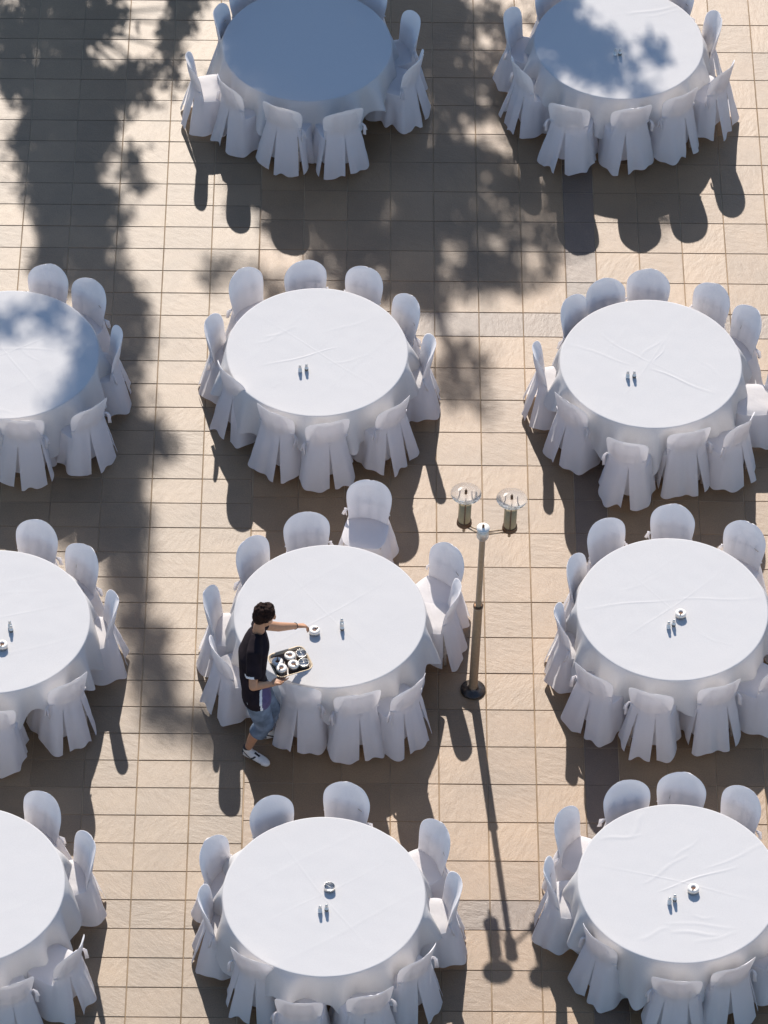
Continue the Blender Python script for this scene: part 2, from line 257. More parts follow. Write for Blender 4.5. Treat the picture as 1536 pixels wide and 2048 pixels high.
# ------------------------------------------------------------------ trees beyond the far edge (they shade the left and the top)
H_SUN = Vector((math.sin(SUN_AZ), math.cos(SUN_AZ))) / math.tan(SUN_EL)      # ground offset per metre of height, towards the sun
def make_tree(name, label, base_y, path, blobs, low, seed):
    random.seed(seed)
    root = empty(name, (0, 0, 0)); tag(root, label, 'tree', 'tall trees beyond the tables')
    kh = H_SUN.y
    def lift(x, y, dy=0.0):
        h = (base_y + dy - y) / kh; return Vector((x + H_SUN.x * h, base_y + dy, h))
    pts = [lift(x, y) for x, y in path]
    p0 = pts[0]; ground = Vector((p0.x - 0.15, base_y, -0.1))
    tp = [ground, ground.lerp(p0, 0.5) + Vector((0.12, 0, 0))] + pts
    n = len(tp); rad = [lerp(0.24, 0.02, (k / (n - 1)) ** 0.8) for k in range(n)]
    tr = MB().tube(tp, rad, 10)
    lv, lf = [], []; ends = []
    def leaf(c):
        s = rnd(0.045, 0.075); a = Vector((rnd(-1, 1), rnd(-1, 1), rnd(-0.6, 0.6))).normalized(); b = a.cross(Vector((rnd(-1, 1), rnd(-1, 1), rnd(-1, 1)))).normalized()
        k = len(lv); lv.extend([tuple(c - a * s), tuple(c + b * s * 0.45), tuple(c + a * s), tuple(c - b * s * 0.45)]); lf.append((k, k + 1, k + 2, k + 3))
    for bx, by, rx, ry, d in blobs + low:
        cnt = max(3, int(rx * ry * 3.14 * 64 * d))
        for i in range(cnt):
            r = math.sqrt(random.random()) ** 0.9; a = rnd(0, 2 * PI)
            c = lift(bx + r * rx * math.cos(a), by + r * ry * math.sin(a), random.gauss(0, 0.45))
            for j in range(random.randint(18, 44)):
                leaf(c + Vector((random.gauss(0, 0.075), random.gauss(0, 0.10), random.gauss(0, 0.055))))
            if i % 9 == 0: ends.append(c)
    mesh_obj('crown', lv, lf, M['leaf'], root, False)
    lim = MB()
    for c in ends:
        best = min(tp[1:], key=lambda p: (p - c).length + max(0, p.z - c.z + 0.3) * 2)
        mid = best.lerp(c, 0.5) + Vector((rnd(-0.1, 0.1), rnd(-0.1, 0.1), rnd(-0.1, 0.05)))
        lim.tube([best, mid, c], [0.035, 0.02, 0.006], 5)
    tr.build('trunk', M['bark'], root); lim.build('limbs', M['bark'], root)
    return root
LOW_A = [(-3.3, 38.6, 1.2, 0.8, 0.7), (-3.4, 40.0, 1.4, 0.9, 0.6), (-3.6, 41.5, 1.2, 0.9, 0.5), (-4.4, 36.5, 0.5, 0.9, 0.6), (-4.3, 39.0, 0.6, 0.9, 0.5)]
LOW_B = [(0.0, 38.6, 1.4, 0.8, 0.7), (0.4, 40.0, 1.6, 0.9, 0.6), (0.2, 41.6, 1.4, 0.9, 0.5), (2.2, 37.4, 0.4, 0.4, 0.3)]
make_tree('tree', 'tall leafy tree whose shadow falls down the left side', 43.6, TR_A, BLOB_A, LOW_A, 3)
make_tree('tree', 'broad leafy tree whose dappled shadow covers the top middle', 45.5, TR_B, BLOB_B, LOW_B, 5)

# ------------------------------------------------------------------ tables and tablecloths
R_T, Z_T = 0.9, 0.752
def make_table():
    t = empty('round_table')
    MB().lathe([(0, 0.735), (R_T - 0.02, 0.735), (R_T - 0.008, 0.74), (R_T - 0.008, 0.746), (R_T - 0.02, 0.748), (0, 0.748)], 64).build('tabletop', M['table_wood'], t)
    for sx in (-1, 1):
        for sy in (-1, 1):
            MB().tube([(sx * 0.46, sy * 0.42, 0.735), (sx * 0.5, sy * 0.45, 0.35), (sx * 0.5, sy * 0.45, 0.0)], 0.016, 8).build('leg', M['table_leg'], t)
    return t
def cloth_mesh(seed, creases, hem):
    rs = random.Random(seed); N = 288
    ph = [rs.uniform(0, 6.28) for _ in range(8)]; k1, k2, k3 = rs.choice([14, 15, 17]), rs.choice([23, 25, 29]), rs.choice([5, 6, 7])
    rot = rs.uniform(0, 1.57)
    fa = rs.uniform(0.2, 1.3); fc, fs_ = math.cos(fa), math.sin(fa); creases = list(creases)
    for o_ in (-0.42, 0.02, 0.44):      # ironed folds
        creases += [(-0.85 * fc - o_ * fs_, -0.85 * fs_ + o_ * fc, 0.85 * fc - o_ * fs_, 0.85 * fs_ + o_ * fc, rs.uniform(0.0008, 0.003), 0.009)]
    creases += [(-0.85 * -fs_, -0.85 * fc, 0.85 * -fs_, 0.85 * fc, rs.uniform(0.001, 0.003), 0.009)]
    rings = [(R_T * (k / 60), None) for k in range(1, 60)] + [(R_T - 0.004, None)]
    v = [(0, 0, Z_T)]; f = []
    def crease(x, y):
        z = 0.0
        for (x0, y0, x1, y1, h, w) in creases:
            dx, dy = x1 - x0, y1 - y0; L = math.hypot(dx, dy); t = ((x - x0) * dx + (y - y0) * dy) / (L * L)
            if -0.02 < t < 1.02:
                s = ((x - x0) * dy - (y - y0) * dx) / L; s += 0.012 * math.sin(t * 7 + x0 * 9)
                if abs(s) < w * 4: z += 0.42 * h * math.exp(-(s / w) ** 2) * max(0, math.sin(min(1, max(0, t)) * PI)) ** 0.5
        return z
    NB = Vector((seed * 3.1, seed * 1.7, 0))
    for r, _ in rings:
        for i in range(N):
            a = 2 * PI * i / N; x, y = r * math.cos(a), r * math.sin(a)
            z = Z_T + crease(x, y) + 0.0022 * noise.noise(Vector((x * 2.2, y * 2.2, 0)) + NB) + 0.0012 * noise.noise(Vector((x * 7, y * 7, 1)) + NB)
            v.append((x, y, z))
    drop = [(0.000, -0.006), (0.004, -0.016)] + [(None, q / 18) for q in range(1, 19)]
    for a0, b0 in drop:
        for i in range(N):
            a = 2 * PI * i / N
            if a0 is not None: r = R_T + a0; z = Z_T + b0
            else:
                q = b0; g = q ** 0.75
                fold = math.sin(k1 * a + ph[0] + 0.8 * math.sin(3 * a + ph[1])) * 0.55 + 0.3 * math.sin(k2 * a + ph[2] + math.sin(2 * a + ph[5])) + 0.25 * math.sin(k3 * a + ph[3])
                fold = math.copysign(abs(fold) ** 0.8, fold) if fold > 0 else fold * 0.7
                r = R_T + 0.006 + 0.065 * g + 0.105 * g * fold
                hz = hem + 0.10 * math.cos(4 * (a + rot)) + 0.04 * math.sin(k1 * a + ph[4]) + 0.02 * math.sin(k2 * a + ph[6]) + 0.03 * math.sin(3 * a + ph[7])
                z = lerp(Z_T - 0.02, max(0.05, hz), q)
            v.append((r * math.cos(a), r * math.sin(a), z))
    nr = len(rings) + len(drop)
    for i in range(N): f.append((0, 1 + i, 1 + (i + 1) % N))
    for k in range(nr - 1):
        for i in range(N):
            j = (i + 1) % N; f.append((1 + k * N + i, 1 + (k + 1) * N + i, 1 + (k + 1) * N + j, 1 + k * N + j))
    return v, f
CREASE = {
 'T2': [(0.1, 0.45, 0.72, 0.62, 0.010, 0.012), (0.3, 0.42, 0.75, 0.56, 0.006, 0.01)],
 'T3': [(-0.4, 0.1, 0.5, 0.05, 0.004, 0.012), (0.0, 0.2, 0.3, -0.1, 0.003, 0.01), (-0.3, -0.75, 0.1, -0.8, 0.005, 0.012)],
 'T4': [(-0.52, 0.18, -0.2, 0.34, 0.007, 0.009), (-0.62, 0.08, -0.4, 0.2, 0.004, 0.01), (-0.55, -0.22, 0.2, 0.05, 0.006, 0.009), (0.1, -0.2, 0.5, -0.05, 0.004, 0.008), (0.05, 0.25, 0.6, 0.5, 0.003, 0.01), (-0.45, -0.5, -0.35, -0.45, 0.004, 0.01)],
 'T5': [(-0.02, -0.07, 0.62, -0.42, 0.009, 0.009), (-0.85, 0.28, -0.2, -0.02, 0.006, 0.009), (-0.14, 0.05, 0.12, 0.33, 0.006, 0.01), (0.02, -0.02, 0.16, 0.25, 0.006, 0.008), (-0.5, 0.4, -0.05, 0.02, 0.004, 0.01), (0.45, 0.1, 0.7, -0.2, 0.003, 0.01)],
 'T6': [(-0.2, 0.3, 0.5, 0.4, 0.002, 0.01)],
 'T8': [(-0.88, -0.02, 0.02, 0.12, 0.006, 0.008), (0.0, 0.11, 0.88, 0.14, 0.005, 0.008), (-0.5, 0.2, -0.1, 0.4, 0.003, 0.01), (0.2, -0.3, 0.6, -0.5, 0.002, 0.01)],
 'T11': [(-0.32, -0.02, 0.1, 0.32, 0.008, 0.010), (-0.2, -0.1, 0.55, 0.2, 0.007, 0.010), (-0.7, 0.48, -0.3, 0.54, 0.009, 0.012), (-0.4, 0.52, -0.28, 0.8, 0.010, 0.016), (-0.1, -0.55, 0.35, -0.58, 0.009, 0.014), (-0.15, -0.45, 0.5, -0.5, 0.006, 0.012), (-0.4, -0.65, -0.1, -0.5, 0.007, 0.014), (0.1, -0.38, 0.3, -0.4, 0.005, 0.01), (0.25, 0.15, 0.9, 0.5, 0.006, 0.01), (-0.05, 0.25, 0.2, 0.5, 0.006, 0.01), (0.1, -0.68, 0.5, -0.55, 0.006, 0.012)],
}
table0 = make_table()
for i, (k, (x, y)) in enumerate(TABLES.items()):
    t = table0 if i == 0 else copy_tree(table0)
    t.location = (x, y, 0); t.rotation_euler = (0, 0, i * 0.6); tag(t, 'round folding table under the white cloth of the ' + TNAME[k], 'table', 'round banquet tables')
    v, f = cloth_mesh(20 + i, CREASE.get(k, []), (0.30, 0.36, 0.26, 0.33)[i % 4])
    c = mesh_obj('tablecloth', v, f, M['cloth']); c.location = (x, y, 0)
    wr = 'wrinkled ' if k in ('T4', 'T5', 'T11') else ''
    tag(c, wr + 'white round tablecloth on the ' + TNAME[k], 'tablecloth', 'white tablecloths')

# ------------------------------------------------------------------ covered chairs
def back_y(z):
    s = max(0.0, (z - 0.46) / 0.48); return -0.195 - 0.105 * s ** 1.15
def half_w(s):
    if s < 0.66: return 0.19 + 0.028 * sstep(0.05, 0.66, s)
    t = (s - 0.66) / 0.34; return 0.218 * max(0.0, 1 - t ** 2.7) ** (1 / 2.3)
def make_chair(seed, slits):
    rs = random.Random(seed); nb = Vector((seed * 5.3, 2.1 * seed, 0))
    t = empty('covered_chair')
    # back cover: closed pillow
    NU, NV = 14, 20; v = []; f = []
    for side in (1, -1):
        for j in range(NV + 1):
            s = 1 - (1 - j / NV) ** 1.6 if j > 0 else 0; s = min(s, 0.9995); z = 0.44 + s * 0.465
            w = half_w(s)
            for i in range(NU + 1):
                u = -math.cos(PI * i / NU); x = u * w
                th = (0.016 - 0.007 * s) * (1 - abs(u) ** 3) ** 0.5 * (1 - s ** 6) ** 0.5
                y = back_y(z) + 0.33 * x * x / 0.218 + side * th
                wob = 0.014 * noise.noise(Vector((x * 7, z * 6, 0)) + nb) + 0.003 * noise.noise(Vector((x * 25, z * 9, side)) + nb)
                v.append((x, y + wob * (1 - abs(u) ** 4), z + 0.016 * noise.noise(Vector((x * 6, 3, 0)) + nb) * s))
    o1 = (NU + 1) * (NV + 1)
    for j in range(NV):
        for i in range(NU):
            a = j * (NU + 1) + i; f.append((a, a + 1, a + NU + 2, a + NU + 1)); a += o1; f.append((a, a + NU + 1, a + NU + 2, a + 1))
    b = mesh_obj('back_cover', v, f, M['cover_back'], t)
    bm = bmesh.new(); bm.from_mesh(b.data); bmesh.ops.remove_doubles(bm, verts=bm.verts, dist=0.0008); bm.to_mesh(b.data); bm.free()
    # outline
    def outline(a):
        c, s = math.cos(a), math.sin(a); n = 3.6; k = (abs(c) ** n + abs(s) ** n) ** (-1 / n)
        x, y = 0.208 * k * c, 0.215 * k * s
        wr = sstep(0.55, 0.9, -s) * sstep(0.26, 0.17, abs(x))
        return x, y, wr, c, s
    # seat cover
    v = [(0, 0, 0.478)]; f = []; n = 48
    for k in range(1, 9):
        r = k / 8
        for i in range(n):
            x, y, *_ = outline(2 * PI * i / n); v.append((x * r, y * r, 0.478 - 0.022 * r ** 6 + 0.004 * noise.noise(Vector((x * r * 9, y * r * 9, 0)) + nb)))
    for i in range(n): f.append((0, 1 + i, 1 + (i + 1) % n))
    for k in range(7):
        for i in range(n): j = (i + 1) % n; f.append((1 + k * n + i, 1 + (k + 1) * n + i, 1 + (k + 1) * n + j, 1 + k * n + j))
    mesh_obj('seat_cover', v, f, M['cover'], t)
    # skirt with pleats and slits
    ph = [rs.uniform(0, 6.28) for _ in range(6)]; K1, K2 = rs.choice([6, 7, 8, 9]), rs.choice([12, 13, 15])
    mb = MB(); NQ = 24
    sl = sorted(slits)
    def panel(a0, a1, g0, g1, inner=False):
        nA = max(8, int((a1 - a0) / (2 * PI) * 150)); vs = []; fs = []
        for q in range(NQ + 1):
            qq = q / NQ
            for i in range(nA + 1):
                tt = i / nA; am = lerp(a0, a1, tt)
                x, y, wr, c, s = outline(am)
                if inner: wr = 0.0
                zt = 0.458 + 0.40 * wr
                hz = 0.036 + 0.02 * math.sin(K1 * am + ph[4]) + 0.014 * math.sin(3 * am + ph[5]) + 0.007 * math.sin(K2 * am + ph[1])
                hz += -0.012 * (math.exp(-(tt * nA / 3) ** 2) + math.exp(-((1 - tt) * nA / 3) ** 2))
                if inner: hz = 0.09
                z = lerp(zt, max(0.012, hz), qq)
                ff = lerp(qq, min(1, max(0, (0.57 - z) / 0.54)), min(1, wr * 1.6))
                # slit opens below the waist
                am = lerp(a0 + g0 * ff * 0.5, a1 - g1 * ff * 0.5, tt); x, y, _w, c, s = outline(am)
                zz = max(z, 0.5); sb = (zz - 0.44) / 0.465
                xr = x * lerp(1, min(1.06, half_w(min(0.66, sb)) / 0.205), wr)
                yb = back_y(zz) + 0.33 * xr * xr / 0.218 - (0.007 + 0.017 * min(1, qq * 4))
                yy = lerp(y, yb, wr)
                fl = (0.06 + 0.075 * sstep(0.2, 0.9, -s)) * ff ** 0.95
                pl = 0.5 * math.sin(K1 * am + ph[0] + 0.7 * math.sin(2 * am + ph[1])) + 0.28 * math.sin(K2 * am + ph[2] + 0.9 * math.sin(3 * am + ph[4])) + 0.25 * math.sin(5 * am + ph[3])
                amp = 0.034 * ff ** 1.2 + 0.003 * wr
                if inner: fl = 0.005; amp = 0.006
                k = 0.94 if inner else 1.0
                wn = 0.006 * noise.noise(Vector((x * 14, z * 8, 5)) + nb)
                vs.append((xr * k + c * (fl + amp * pl + wn * (1 - wr)), yy * k + s * (fl + amp * pl + wn), z))
        for q in range(NQ):
            for i in range(nA): a = q * (nA + 1) + i; fs.append((a, a + nA + 1, a + nA + 2, a + 1))
        mb.add(vs, fs)
    if sl:
        for i in range(len(sl)):
            a0, g0 = sl[i]; a1, g1 = sl[(i + 1) % len(sl)]
            if i + 1 == len(sl): a1 += 2 * PI
            panel(a0, a1, g0, g1)
    panel(-0.5 * PI, 1.5 * PI, 0, 0, True)
    mb.build('skirt', M['cover'], t)
    # tie at the waist
    tb = MB(); pts = []
    for i in range(13):
        u = -1 + i / 6; x = 0.205 * u; z = 0.575 - 0.02 * (1 - u * u) + rs.uniform(-0.004, 0.004); pts.append((x, back_y(z) + 0.33 * x * x / 0.218 - 0.024 + 0.012 * abs(u) ** 3, z))
    tb.tube(pts, [(0.004, 0.011)] * 13, 6)
    sd = rs.choice([-1, 1]); e = Vector(pts[0] if sd < 0 else pts[-1])
    tb.tube([e, e + Vector((sd * 0.025, -0.025, -0.03)), e + Vector((sd * 0.02, -0.045, -0.13))], [(0.004, 0.012), (0.004, 0.018), (0.003, 0.02)], 6)
    tb.tube([e, e + Vector((sd * 0.03, -0.005, -0.04)), e + Vector((sd * 0.045, -0.015, -0.10))], [(0.004, 0.012), (0.004, 0.015), (0.003, 0.017)], 6)
    tb.build('tie', M['cover'], t)
    # wooden frame inside the cover
    for x in (-0.11, 0.0, 0.11):
        cy = 0.33 * x * x / 0.218
        MB().tube([(x * 0.9, back_y(0.5) + cy, 0.48), (x, back_y(0.6) + cy, 0.6), (x, back_y(0.72) + cy, 0.72)], [(0.003, 0.014)] * 3, 6).build('back_slat', M['wood'], t)
    MB().tube([(0.16 * u, back_y(0.66) + 0.33 * (0.16 * u) ** 2 / 0.218, 0.66) for u in (-1, -0.5, 0, 0.5, 1)], [(0.003, 0.012)] * 5, 6).build('back_rail', M['wood'], t)
    for sx in (-1, 1):
        for sy, yy in ((1, 0.165), (-1, -0.175)):
            MB().tube([(sx * 0.165, yy, 0.45), (sx * 0.175, yy + sy * 0.015, 0.0)], [0.019, 0.014], 8).build('leg', M['wood'], t)
    return t
RB = -0.5 * PI
VAR = [make_chair(1, [(RB, 0.24)]), make_chair(2, [(RB - 0.42, 0.2), (RB + 0.5, 0.22)]), make_chair(3, [(RB + 0.18, 0.3)]), make_chair(4, [(RB - 0.2, 0.26), (RB + 0.75, 0.16)]),
       make_chair(5, [(RB, 0.2), (RB - 0.8, 0.18)]), make_chair(6, [(RB - 0.1, 0.32)]), make_chair(7, [(RB + 0.05, 0.16)]), make_chair(8, [(RB - 0.5, 0.26), (RB + 0.3, 0.2)]),
       make_chair(9, [(RB + 0.35, 0.22), (RB - 0.9, 0.2)]), make_chair(10, [(RB - 0.3, 0.3)])]
for vv in VAR: KIDS[vv.name] = list(vv.children)
used = set(); random.seed(77); ci = 0
HOURS = ['twelve', 'one', 'two', 'three', 'four', 'five', 'six', 'seven', 'eight', 'nine', 'ten', 'eleven']
YAW = {('T7', 2): 0.12, ('T7', 3): 0.42, ('T7', 4): -0.3, ('T1', 6): 0.25, ('T5', 8): 0.12, ('T10', 6): 0.1}
for k, lst in CH.items():
    tx, ty = TABLES[k]; seen = {}
    for n, (bx, by) in enumerate(lst):
        d = Vector((tx - bx, ty - by)); d.normalize()
        yaw = math.atan2(d.y, d.x) - PI / 2 + rnd(-0.18, 0.18) + YAW.get((k, n), 0)
        fwd = Vector((-math.sin(yaw), math.cos(yaw)))
        w = ci if ci < len(VAR) else random.randrange(len(VAR)); ci += 1
        c = VAR[w] if w not in used else copy_tree(VAR[w]); used.add(w)
        c.location = (bx + fwd.x * 0.29, by + fwd.y * 0.29 + 0.025 + (0.06 if (k, n) in (('T10', 0), ('T10', 1)) else 0), 0); c.rotation_euler = (0, 0, yaw); c.scale = (rnd(0.97, 1.04), rnd(0.97, 1.03), rnd(0.97, 1.02))
        clock = (math.degrees(math.atan2(-d.x, -d.y)) % 360) / 30
        hh = round(clock * 2)
        while hh % 24 in seen: hh += 1
        seen[hh % 24] = 1; hh %= 24
        pos = ('half past ' if hh % 2 else '') + HOURS[hh // 2] + ('' if hh % 2 else " o'clock")
        lab = 'white covered chair at ' + pos + ' of the ' + TNAME[k]
        if (k, n) == ('T7', 2): lab = 'white covered chair pulled well back behind the table the waiter is serving'
        tag(c, lab, 'chair', 'white covered banquet chairs')

# ------------------------------------------------------------------ salt and pepper shakers, ashtrays
def make_shaker(fill):
    t = empty('shaker')
    MB().lathe([(0, 0), (0.017, 0), (0.019, 0.006), (0.019, 0.035), (0.015, 0.052), (0.0125, 0.058)], 16).build('jar', M['glass'], t)
    MB().lathe([(0.0195, 0.005), (0.0197, 0.028), (0.0, 0.029)], 16).build('filling', M[fill], t)
    MB().lathe([(0.0135, 0.056), (0.014, 0.062), (0.013, 0.076), (0.008, 0.083), (0, 0.084)], 16).build('cap', M['chrome'], t)
    return t
SH = {'salt': make_shaker('salt'), 'pepper': make_shaker('pepper')}
for s in SH.values(): KIDS[s.name] = list(s.children)
su = set()
def shaker(fill, x, y, lab):
    c = SH[fill] if fill not in su else copy_tree(SH[fill]); su.add(fill); c.location = (x, y, Z_T + 0.003); c.rotation_euler = (0, 0, x * 7); tag(c, lab, 'shaker', 'salt and pepper shakers')
for k, x0, x1, y0, y1 in (('T2', 2.749, 2.800, 35.765, 35.765), ('T4', -0.522, -0.458, 31.00, 31.015), ('T5', 2.708, 2.773, 30.955, 30.955), ('T6', -3.180, -3.165, 27.60, 27.545),
                          ('T7', -0.084, -0.080, 27.665, 27.60), ('T8', 2.972, 3.020, 27.66, 27.685), ('T10', -0.25, -0.193, 24.275, 24.29), ('T11', 2.842, 2.889, 24.40, 24.43)):
    shaker('salt', x0, y0, 'left or farther glass shaker on the ' + TNAME[k])
    shaker('pepper', x1, y1, 'right or nearer glass shaker on the ' + TNAME[k])
def make_ashtray(lid):
    t = empty('ashtray')
    MB().lathe([(0, 0), (0.044, 0), (0.05, 0.004), (0.05, 0.042), (0.0475, 0.043), (0.046, 0.041), (0.044, 0.006), (0, 0.005)], 32).build('bowl', M['chrome'], t)
    if lid:
        l = MB().lathe([(0.0515, 0.038), (0.052, 0.044), (0.047, 0.05), (0.036, 0.053), (0.026, 0.052), (0.02, 0.047), (0.019, 0.04)], 32).build('lid', M['ash_lid'], t)
        MB().lathe([(0.0195, 0.04), (0.01, 0.0405), (0, 0.041)], 20).build('opening', M['ash_hole'], l)
        MB().box((0.0, 0.024, 0.056), (0.008, 0.03, 0.006)).build('clip', M['brass_dk'], l)
    else:
        MB().box((0, 0, 0.038), (0.088, 0.005, 0.004)).build('crossbar', M['chrome'], t)
        MB().lathe([(0.043, 0.0065), (0.02, 0.0075), (0, 0.007)], 24).build('ash', M['salt'], t)
    return t
AS = {True: make_ashtray(True), False: make_ashtray(False)}
au = set()
def ashtray(lid, p, rz, lab, grp):
    a = AS[lid]; c = a if lid not in au else copy_tree(a); au.add(lid); c.location = p; c.rotation_euler = (0, 0, rz); tag(c, lab, 'ashtray', grp)
zc = Z_T + 0.003
for k, x, y, lid in (('T6', -3.237, 27.35, True), ('T7', -0.338, 27.56, True), ('T8', 3.092, 27.81, True), ('T10', -0.169, 24.53, False), ('T11', 3.059, 24.54, True)):
    ashtray(lid, (x, y, zc), x * 3, ('steel ashtray with pale ring lid' if lid else 'open steel ashtray without lid') + ' on the ' + TNAME[k], 'ashtrays set on the tables')

# ------------------------------------------------------------------ two armed lamp
lp = empty('garden_lamp', (1.160, 27.524, 0)); lp.rotation_euler = (0, math.radians(0.9), 0)
tag(lp, 'bronze post lamp with two lanterns and round disc hoods between the tables', 'lamp')
MB().lathe([(0, 0), (0.118, 0), (0.12, 0.012), (0.116, 0.02), (0.06, 0.03), (0.045, 0.04), (0.045, 0.05), (0, 0.05)], 40).build('base_plate', M['base'], lp)
MB().lathe([(0.042, 0.04), (0.042, 1.16), (0.045, 1.165), (0.045, 1.185), (0.03, 1.19), (0, 1.19)], 24).build('lower_post', M['brass'], lp)
MB().lathe([(0.028, 1.18), (0.028, 2.12)], 20).build('upper_post', M['brass'], lp)
MB().lathe([(0.027, 1.186), (0.047, 1.186), (0.047, 1.2), (0.027, 1.2)], 24).build('collar', M['brass_dk'], lp)
hd = MB().lathe([(0.03, 2.10), (0.038, 2.11), (0.038, 2.13), (0.055, 2.14), (0.055, 2.25), (0, 2.251)], 28).build('head', M['lamp_cyl'], lp)
MB().lathe([(0.056, 2.245), (0.06, 2.25), (0.06, 2.26), (0.02, 2.266), (0, 2.266)], 28).build('cap', M['lamp_white'], hd)
MB().lathe([(0.012, 2.26), (0.012, 2.292), (0, 2.294)], 12).build('knob', M['brass_dk'], hd)
for cx, cy in ((-0.165, 0.185), (0.25, 0.13)):
    c = Vector((cx, cy, 0)); ax = c.normalized(); pv = Vector((-ax.y, ax.x, 0))
    arm = MB()
    for o in (-0.02, 0.02): arm.tube([ax * 0.045 + pv * o + Vector((0, 0, 2.165)), c + pv * o * 0.6 + Vector((0, 0, 2.09))], 0.007, 8)
    arm.build('arm', M['brass'], lp)
    L = empty('lantern'); L.parent = lp; L.location = (c.x, c.y, 2.04)
    MB().lathe([(0, -0.03), (0.014, -0.03), (0.014, 0.07), (0.0, 0.07)], 12).build('stem', M['brass'], L)
    MB().lathe([(0.0, 0.06), (0.058, 0.062), (0.07, 0.07), (0.07, 0.085), (0.06, 0.09), (0.06, 0.1), (0.067, 0.104), (0.067, 0.114), (0.05, 0.118), (0, 0.116)], 28).build('gallery', M['brass_dk'], L)
    MB().lathe([(0.056, 0.115), (0.056, 0.335), (0, 0.336)], 28).build('shade', M['tan'], L)
    for a in range(3):
        an = a * 2 * PI / 3 + 0.5; MB().tube([(0.062 * math.cos(an), 0.062 * math.sin(an), 0.11), (0.062 * math.cos(an), 0.062 * math.sin(an), 0.467)], 0.005, 6).build('rod', M['brass_dk'], L)
    MB().lathe([(0, 0.468), (0.139, 0.468), (0.14, 0.470), (0.139, 0.472), (0.06, 0.4725), (0, 0.4725)], 48).build('disc_hood', M['disc'], L)
    MB().lathe([(0.0125, 0.471), (0.0125, 0.51), (0.004, 0.512), (0.003, 0.533), (0, 0.534)], 12).build('knob', M['brass_dk'], L)

# ------------------------------------------------------------------ waiter
P0 = Vector((-0.84, 26.83, 0.0))
FW = Vector((0.985, 0.17, 0)).normalized(); LT = Vector((-FW.y, FW.x, 0)); UPV = Vector((0, 0, 1))
def V(x, y, z): return Vector((x, y, z))
def loft(mb, rings, n=20, pw=2.0):
    vs = []; fs = []
    for c, A, B in rings:
        for i in range(n):
            a = 2 * PI * i / n; ca, sa = math.cos(a), math.sin(a); k = (abs(ca) ** pw + abs(sa) ** pw) ** (-1 / pw); vs.append(c + A * ca * k + B * sa * k)
    for k in range(len(rings) - 1):
        for i in range(n): j = (i + 1) % n; fs.append((k * n + i, k * n + j, (k + 1) * n + j, (k + 1) * n + i))
    fs.append(tuple(range(n))[::-1]); fs.append(tuple(range((len(rings) - 1) * n, len(rings) * n)))
    return mb.add(vs, fs)
def chain(mb, pts, rad, n=14):
    """tapered limb with rounded joints"""
    pts = [Vector(p) for p in pts]
    for k in range(len(pts) - 1):
        mb.tube([pts[k].lerp(pts[k + 1], q / 4) for q in range(5)], [lerp(rad[k], rad[k + 1], q / 4) for q in range(5)], n)
    for p, r in zip(pts, rad): mb.ball(p, r * 1.0, 12)
    return mb
def solid(mb, name, material, parent, voxel, it=4, fac=0.5):
    me = bpy.data.meshes.new('tmp'); me.from_pydata(mb.v, [], mb.f); me.update()
    bm = bmesh.new(); bm.from_mesh(me); bmesh.ops.recalc_face_normals(bm, faces=bm.faces); bm.to_mesh(me); bm.free()
    o = bpy.data.objects.new('tmp', me); COL.objects.link(o)
    r = o.modifiers.new('r', 'REMESH'); r.mode = 'VOXEL'; r.voxel_size = voxel
    s = o.modifiers.new('s', 'SMOOTH'); s.factor = fac; s.iterations = it
    dg = bpy.context.evaluated_depsgraph_get(); dg.update()
    nm = bpy.data.meshes.new_from_object(o.evaluated_get(dg)); bpy.data.objects.remove(o)
    nm.name = name; nm.materials.clear()
    for m in (material if isinstance(material, (list, tuple)) else [material]): nm.materials.append(m)
    nm.polygons.foreach_set('use_smooth', [True] * len(nm.polygons))
    ob = bpy.data.objects.new(name, nm); COL.objects.link(ob)
    if parent: ob.parent = parent
    return ob
# joints (relative to the point between the feet)
pel, wai, che, nek = V(-0.02, -0.14, 0.91), V(-0.035, -0.085, 1.08), V(-0.03, 0.01, 1.29), V(-0.005, 0.115, 1.465)
head = V(0.06, 0.15, 1.635)
shR, shL = V(-0.035, -0.085, 1.385), V(-0.015, 0.255, 1.405)
elR, haR = V(-0.045, -0.265, 1.135), V(0.125, -0.115, 1.0)
elL, haL = V(0.175, 0.43, 1.175), V(0.345, 0.585, 1.015)
hiR, hiL = V(-0.02, -0.215, 0.90), V(-0.01, -0.05, 0.90)
knR, knL = V(0.045, -0.165, 0.50), V(0.10, 0.02, 0.50)
anR, anL = V(-0.115, -0.135, 0.10), V(0.075, 0.085, 0.10)
hf = (FW * 0.93 + UPV * -0.36 + LT * 0.12).normalized(); hu = (UPV - hf * UPV.dot(hf)).normalized(); hl = hu.cross(hf).normalized()
HM = Matrix((hf, hl, hu)).transposed()
def H(a, b, c): return head + hf * a + hl * b + hu * c
body = MB()
loft(body, [(pel + V(0, 0, -0.09), FW * 0.08, LT * 0.11), (pel, FW * 0.10, LT * 0.155), (wai, FW * 0.088, LT * 0.135), (che, FW * 0.10, LT * 0.155), (che.lerp(nek, 0.6), FW * 0.08, LT * 0.13), (nek, FW * 0.05, LT * 0.06)])
body.tube([nek - V(0, 0, 0.05), nek.lerp(H(-0.02, 0, -0.08), 0.6), H(-0.015, 0, -0.06)], [0.062, 0.053, 0.052], 14)
body.ball(H(-0.008, 0, 0.025), (0.094, 0.074, 0.096), 20, HM)
body.ball(H(0.022, 0, -0.045), (0.066, 0.056, 0.068), 16, HM)
body.ball(H(0.055, 0, -0.088), (0.026, 0.026, 0.022), 12, HM)      # chin
body.tube([H(0.082, 0, 0.02), H(0.102, 0, -0.018), H(0.106, 0, -0.03)], [0.009, 0.013, 0.012], 8)   # nose
